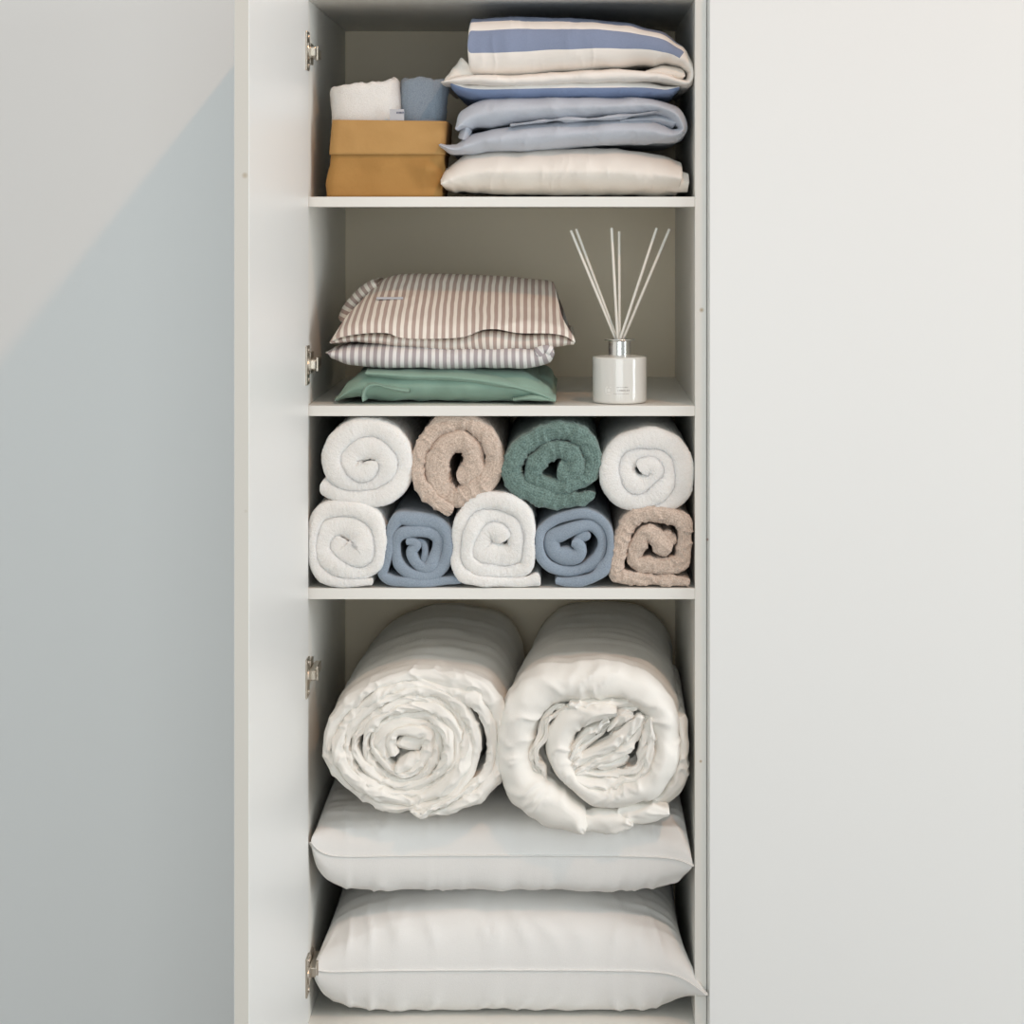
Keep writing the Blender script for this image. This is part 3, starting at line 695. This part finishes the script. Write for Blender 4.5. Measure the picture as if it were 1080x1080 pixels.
def sleeve(name, z0, z1, a0, a1, b0, b1, rows, th, seed, bottom, crumple, tilt=0.0):
    n = 26; V, Fc = [], []
    def ring(f, off):
        a = a0 + (a1 - a0) * f - off; b = b0 + (b1 - b0) * f - off
        z = z0 + (z1 - z0) * f
        pts = rrect(0, 0, a, b, .011, n); r = []
        for (x, y) in pts:
            cr = crumple * (ridge(x * 24 + seed, (z - SH[0]) * 22, y * 9) - .4) * min(1, f * 5 + .15)
            l = math.hypot(x, y); zz = z + tilt * x * f
            fold = 0.0
            free = min(1, max(0, .50 - f) * 9)
            if bottom: cr *= max(.12, free) if f > .3 else 1
            if bottom and y < -b * .9:          # the gusset crease that runs down to the right, and the turned base
                edge = -.05 * a + a * .72 * (1 - f)
                fold = (-.36 * min(max(0, x - edge), .45 * a) + .95 * max(0, x - a * .72)) * min(1, f * 6) * free - .0022 * max(0, 1 - f / .10)
            V.append((x + x / l * cr + .075 * (zz - .04), y + y / l * cr + fold, zz)); r.append(len(V) - 1)
        return r
    R = [ring(k / rows, 0) for k in range(rows + 1)] + [ring(1 - k / rows, th) for k in range(rows + 1)]
    w = len(R[0])
    for p, q in zip(R, R[1:]):
        for k in range(w): Fc.append((p[k], p[(k + 1) % w], q[(k + 1) % w], q[k]))
    if bottom:
        Fc.append(tuple(reversed(R[0]))); Fc.append(tuple(R[-1]))
    else:
        for k in range(w): Fc.append((R[-1][k], R[-1][(k + 1) % w], R[0][(k + 1) % w], R[0][k]))
    return pydata(name, V, Fc, M['kraft' if bottom else 'kraft_in'], bag)
hz = lambda py: Z(py, BY) - SH[0]
sleeve('body', .0003, hz(129), ba, ba * .975, BD, BD * .96, 30, .0014, 2.0, True, .006)
cuff_b, cuff_t = hz(163), hz(127)
sleeve('cuff', cuff_b, cuff_t, ba * .975 + .0022, ba * .975 + .0016, BD + .0022, BD * .985 + .0016, 14, .0012, 5.0, False, .0014, tilt=-.012)

def upright_roll(label, m, pxl, pxr, ptop, seed, y_c, depth, tops, turns=2.6, lean=0.0, flare=0.0):
    """a face towel rolled up and stood on end: a spiral wall seen from the side"""
    xa, xb = X(pxl, BY + .03), X(pxr, BY + .03); a = (xb - xa) / 2; cx = (xa + xb) / 2
    zb = SH[0] + .003; V, Fc, UV = [], [], []
    n = 260; hh = .0075; NPH = 8; nz = 20; rows = []
    for i in range(n + 1):
        f = i / n; th = math.pi * (1.5 + 2 * turns * f) if False else math.radians(110) + 2 * math.pi * turns * f
        k = 1 - .82 * f
        sq = (abs(math.cos(th)) ** 4 + abs(math.sin(th)) ** 4) ** (-1 / 4)
        rx, ry = (a - hh) * k * sq, (depth - hh) * k * sq
        x, y = cx + rx * math.cos(th), y_c + ry * math.sin(th)
        nx, ny = math.cos(th), math.sin(th)
        u = (x - xa) / (xb - xa)
        zt = Z(tops[0] + (tops[1] - tops[0]) * min(1, max(0, u)), BY + .03) + .004 * vn(x * 55, y * 55, seed) - .006 * f + .0025 * vn(x * 160, y * 160, seed)
        e = min(i, n - i); h = hh * math.sqrt(min(1, (e + 1) / 7))
        row = []
        for k2 in range(nz):
            z = zb + (zt - h - zb) * k2 / nz; row.append((1, z, 0))
        for k2 in range(NPH + 1):
            ph = math.pi * k2 / NPH; row.append((math.cos(ph), zt - h + h * math.sin(ph), 0))
        for k2 in range(nz):
            z = zt - h - (zt - h - zb) * (k2 + 1) / nz; row.append((-1, z, 0))
        ids = []
        for (fn, z, _) in row:
            d = (.0016 * ridge(x * 6, z * 75, seed) if m != 'terry_white' else 0) + .0013 * vn(x * 40, z * 50, y * 40 + seed) + .0005 * (random.random() - .5) * 2
            V.append((x + nx * (h * fn + d * fn) + lean * (z - zb - .08) + flare * max(0, z - zb - .09) * (x - cx) / a, y + ny * (h * fn + d * fn), z)); UV.append((f, z * 10)); ids.append(len(V) - 1)
        rows.append(ids)
    w = len(rows[0])
    for p, q in zip(rows, rows[1:]):
        for k2 in range(w - 1): Fc.append((p[k2], q[k2], q[k2 + 1], p[k2 + 1]))
        Fc.append((p[w - 1], q[w - 1], q[0], p[0]))
    Fc.append(tuple(reversed(rows[0]))); Fc.append(tuple(rows[-1]))
    root = thing('face_towel', label, 'towel', (cx, y_c, zb), 'face towels in the paper bag')
    V = [(x - cx, y - y_c, z - zb) for x, y, z in V]
    pydata('roll', V, [f[::-1] for f in Fc], M[m], root, UV)
    return root
wt = upright_roll('white face towel standing rolled up in the ochre paper bag, on the left', 'terry_white', 347, 433, 84, 3.3, BY + .062, .055, (92, 79), lean=-.07, flare=.0)
tx0, tx1 = X(411, BY), X(426, BY)
tg = box('care_tag', (tx0, BY + .0035, Z(128, BY)), (tx1, BY + .005, Z(115, BY)), M['tag'], None, bev=.0003)
rel(tg, wt); tg['label'] = 'small grey care tag with a dark printed mark'
bm = bmesh.new()
for i in range(6):
    x = X(418 + i * 1.35, BY); box_bm(bm, (x, BY + .0029, Z(119.6, BY)), (x + .0009, BY + .0034, Z(117.8, BY)), 0)
me = bpy.data.meshes.new('printed_mark'); bm.to_mesh(me); bm.free(); pm = link('printed_mark', me, M['ink'], None, False)
me.transform(__import__('mathutils').Matrix.Translation(-Vector(wt.location))); pm.parent = tg
upright_roll('blue grey face towel standing rolled up in the paper bag, beside the white one', 'velour_blue', 420, 471, 82, 6.1, BY + .068, .05, (82, 82), 2.2, lean=.05, flare=.10)

# ------------------------------------------------------------------ reed diffuser
RY = .052
rcx = X(653.5, RY); rz = SH[1]
rd = thing('reed_diffuser', 'white glass reed diffuser with six pale sticks on the right of the second shelf', 'diffuser', (rcx, RY, rz))
def lathe(name, prof, m, parent, seg=64):
    V, Fc = [], []
    for r, z in prof:
        for k in range(seg):
            a = 2 * math.pi * k / seg; V.append((r * math.cos(a), r * math.sin(a), z))
    for i in range(len(prof) - 1):
        for k in range(seg):
            Fc.append((i * seg + k, i * seg + (k + 1) % seg, (i + 1) * seg + (k + 1) % seg, (i + 1) * seg + k))
    Fc.append(tuple(range(seg))[::-1])
    o = pydata(name, V, Fc, m, parent); o.data.set_sharp_from_angle(angle=.7); return o
R0 = (X(682.3, RY) - X(625, RY)) / 2; HB = Z(375.5, RY) - rz
def arc(cx, cz, r, a0, a1, n): return [(cx + r * math.cos(math.radians(a0 + (a1 - a0) * i / n)), cz + r * math.sin(math.radians(a0 + (a1 - a0) * i / n))) for i in range(n + 1)]
rn = (X(665.5, RY) - X(642, RY)) / 2
lathe('bottle', [(R0 * .86, .0004)] + arc(R0 - .004, .0044, .004, -90, 0, 6) + [(R0, HB * .5)] + arc(R0 - .0025, HB - .0025, .0025, 0, 90, 6) + [(R0 * .6, HB + .0014), (rn - .001, HB + .002), (rn - .001, HB - .004), (.001, HB - .004)], M['ceramic'], rd)
HN = Z(357.2, RY) - rz; rf = (X(669.5, RY) - X(637, RY)) / 2
col_ = lathe('collar', [(rn - .003, HB + .0005), (rn, HB + .0008), (rn, HN - .0030), (rn + .001, HN - .0022), (rf - .0004, HN - .0018), (rf, HN - .0010), (rf - .0004, HN - .0002), (rn - .002, HN), (rn - .0026, HN - .0006), (rn - .0026, HB + .004), (.0008, HB + .003)], M['chrome'], rd)
col_['label'] = 'shiny chrome neck ring'
reeds = [((602, 243), (649.5, 358), .002), ((607.5, 241.5), (651, 358), .006), ((645, 240.5), (651.5, 358), -.004), ((653, 244), (653.5, 358), .004), ((692.5, 240.5), (654, 358), -.005), ((706, 241.5), (657, 358), .003)]
for (tx, ty), (bx, by), dy in reeds:
    t = P(tx, ty, RY + dy * 2.2); b = P(bx, by, RY + dy)
    dirv = (b - t).normalized(); b = b + dirv * .020
    V, Fc = [], []; up = Vector((0, 1, 0)); s1 = dirv.cross(up).normalized(); s2 = dirv.cross(s1); r = .0018
    for q, rr in ((t, r * .8), (t + dirv * .0006, r), (b - dirv * .0006, r), (b, r * .8)):
        for k in range(12):
            a = 2 * math.pi * k / 12; V.append(q + s1 * rr * math.cos(a) + s2 * rr * math.sin(a) - Vector((rcx, RY, rz)))
    for i in range(3):
        for k in range(12): Fc.append((i * 12 + k, i * 12 + (k + 1) % 12, i * 12 + 12 + (k + 1) % 12, i * 12 + 12 + k))
    Fc.append(tuple(range(12))[::-1]); Fc.append(tuple(range(36, 48)))
    pydata('reed', V, Fc, M['reed'], rd)
# print on the bottle: three rows too small to read, and a pale square mark, wrapped on the glass
bm = bmesh.new()
def onglass(px, py):
    x = max(-.99, min(.99, (px - 653.5) / 28.8)); return x
def strip(bm, px0, px1, py0, py1):
    vs = []
    for px, py in ((px0, py1), (px1, py1), (px1, py0), (px0, py0)):
        sx = onglass(px, py) * R0; yy = -math.sqrt(R0 * R0 - sx * sx) * 1.0 - .00012
        vs.append(bm.verts.new((sx, yy, Z(py, RY - R0) - rz)))
    bm.faces.new(vs)
random.seed(12)
for py, n, x0, wd, hgt in ((408.6, 7, 649.8, 1.75, 1.0), (412.0, 8, 650.6, 1.62, 1.5), (415.5, 9, 646.5, 1.8, .7)):
    for i in range(n):
        x = x0 + i * wd
        strip(bm, x, x + .38, py - hgt / 2, py + hgt / 2)
        if random.random() < .8: strip(bm, x + .38, x + wd * .62, py - hgt / 2 + (.0 if random.random() < .5 else hgt * .7), py - hgt / 2 + hgt * .3 + (.0 if random.random() < .5 else hgt * .6))
        if random.random() < .6: strip(bm, x + wd * .55, x + wd * .55 + .3, py - hgt / 2, py + hgt / 2)
me = bpy.data.meshes.new('print'); bm.to_mesh(me); bm.free(); link('print', me, M['print'], rd, False)
bm = bmesh.new()
for a, b, c, d in ((639, 644, 408, 409), (638, 639.2, 409.5, 414.5), (640, 643, 410.5, 413.5), (639, 643, 415, 416)): strip(bm, a, b, c, d)
me = bpy.data.meshes.new('emblem'); bm.to_mesh(me); bm.free(); link('emblem', me, M['emblem'], rd, False)

# ------------------------------------------------------------------ light
w = bpy.data.worlds.new('daylight'); S.world = w; w.use_nodes = True
nt = w.node_tree; bg = nt.nodes['Background']
tc = nt.nodes.new('ShaderNodeTexCoord'); sp = nt.nodes.new('ShaderNodeSeparateXYZ'); nt.links.new(tc.outputs['Generated'], sp.inputs[0])
mr = nt.nodes.new('ShaderNodeMapRange'); mr.inputs['From Min'].default_value = -1; mr.inputs['From Max'].default_value = 1
nt.links.new(sp.outputs[2], mr.inputs['Value'])
mx = nt.nodes.new('ShaderNodeMix'); mx.data_type = 'RGBA'
mx.inputs[6].default_value = (.17, .18, .185, 1); mx.inputs[7].default_value = (.76, .82, .85, 1)
nt.links.new(mr.outputs[0], mx.inputs[0]); nt.links.new(mx.outputs[2], bg.inputs['Color'])
bg.inputs['Strength'].default_value = 1.0

def area(name, loc, target, sx, sy, power, color):
    l = bpy.data.lights.new(name, 'AREA'); l.shape = 'RECTANGLE'; l.size = sx; l.size_y = sy; l.energy = power; l.color = color
    o = bpy.data.objects.new(name, l); COL.objects.link(o); o.location = loc
    o.rotation_euler = (Vector(target) - Vector(loc)).to_track_quat('-Z', 'Y').to_euler(); return o
area('side_window', (3.2, -1.15, ZC - .1), (-.35, -.2, ZC - .4), 1.5, 1.8, 57, (.89, .96, 1.0))
area('front_window', (-.1, -4.1, ZC - .15), (0, 0, ZC - .45), 2.2, 1.7, 35, (.89, .965, 1.0))
x0, z0 = X(313), Z(-11)
s = 1.5
lp = bpy.data.lights.new('ceiling_downlight', 'SPOT'); lp.energy = 78; lp.color = (1.0, .52, .27); lp.shadow_soft_size = .045
lp.spot_size = math.radians(130); lp.spot_blend = .6
lo = bpy.data.objects.new('ceiling_downlight', lp); COL.objects.link(lo)
lo.location = (x0 + s, -1.9, z0 + s * 1.265)
lo.rotation_euler = (Vector((-.15, 0, ZC - .3)) - Vector(lo.location)).to_track_quat('-Z', 'Y').to_euler()

# ------------------------------------------------------------------ camera
cd = bpy.data.cameras.new('camera'); co = bpy.data.objects.new('camera', cd); COL.objects.link(co)
co.location = (0, -D, ZC); co.rotation_euler = (math.pi / 2, 0, 0)
cd.sensor_width = 36; cd.lens = F / 1080 * 36
cd.shift_x = -(VX - 540) / 1080; cd.shift_y = -(540 - VY) / 1080
cd.clip_start = .05
S.camera = co
vs = S.view_settings
vs.view_transform = 'Standard'; vs.look = 'None'; vs.exposure = 0.02; vs.gamma = 1.0; vs.use_curve_mapping = False
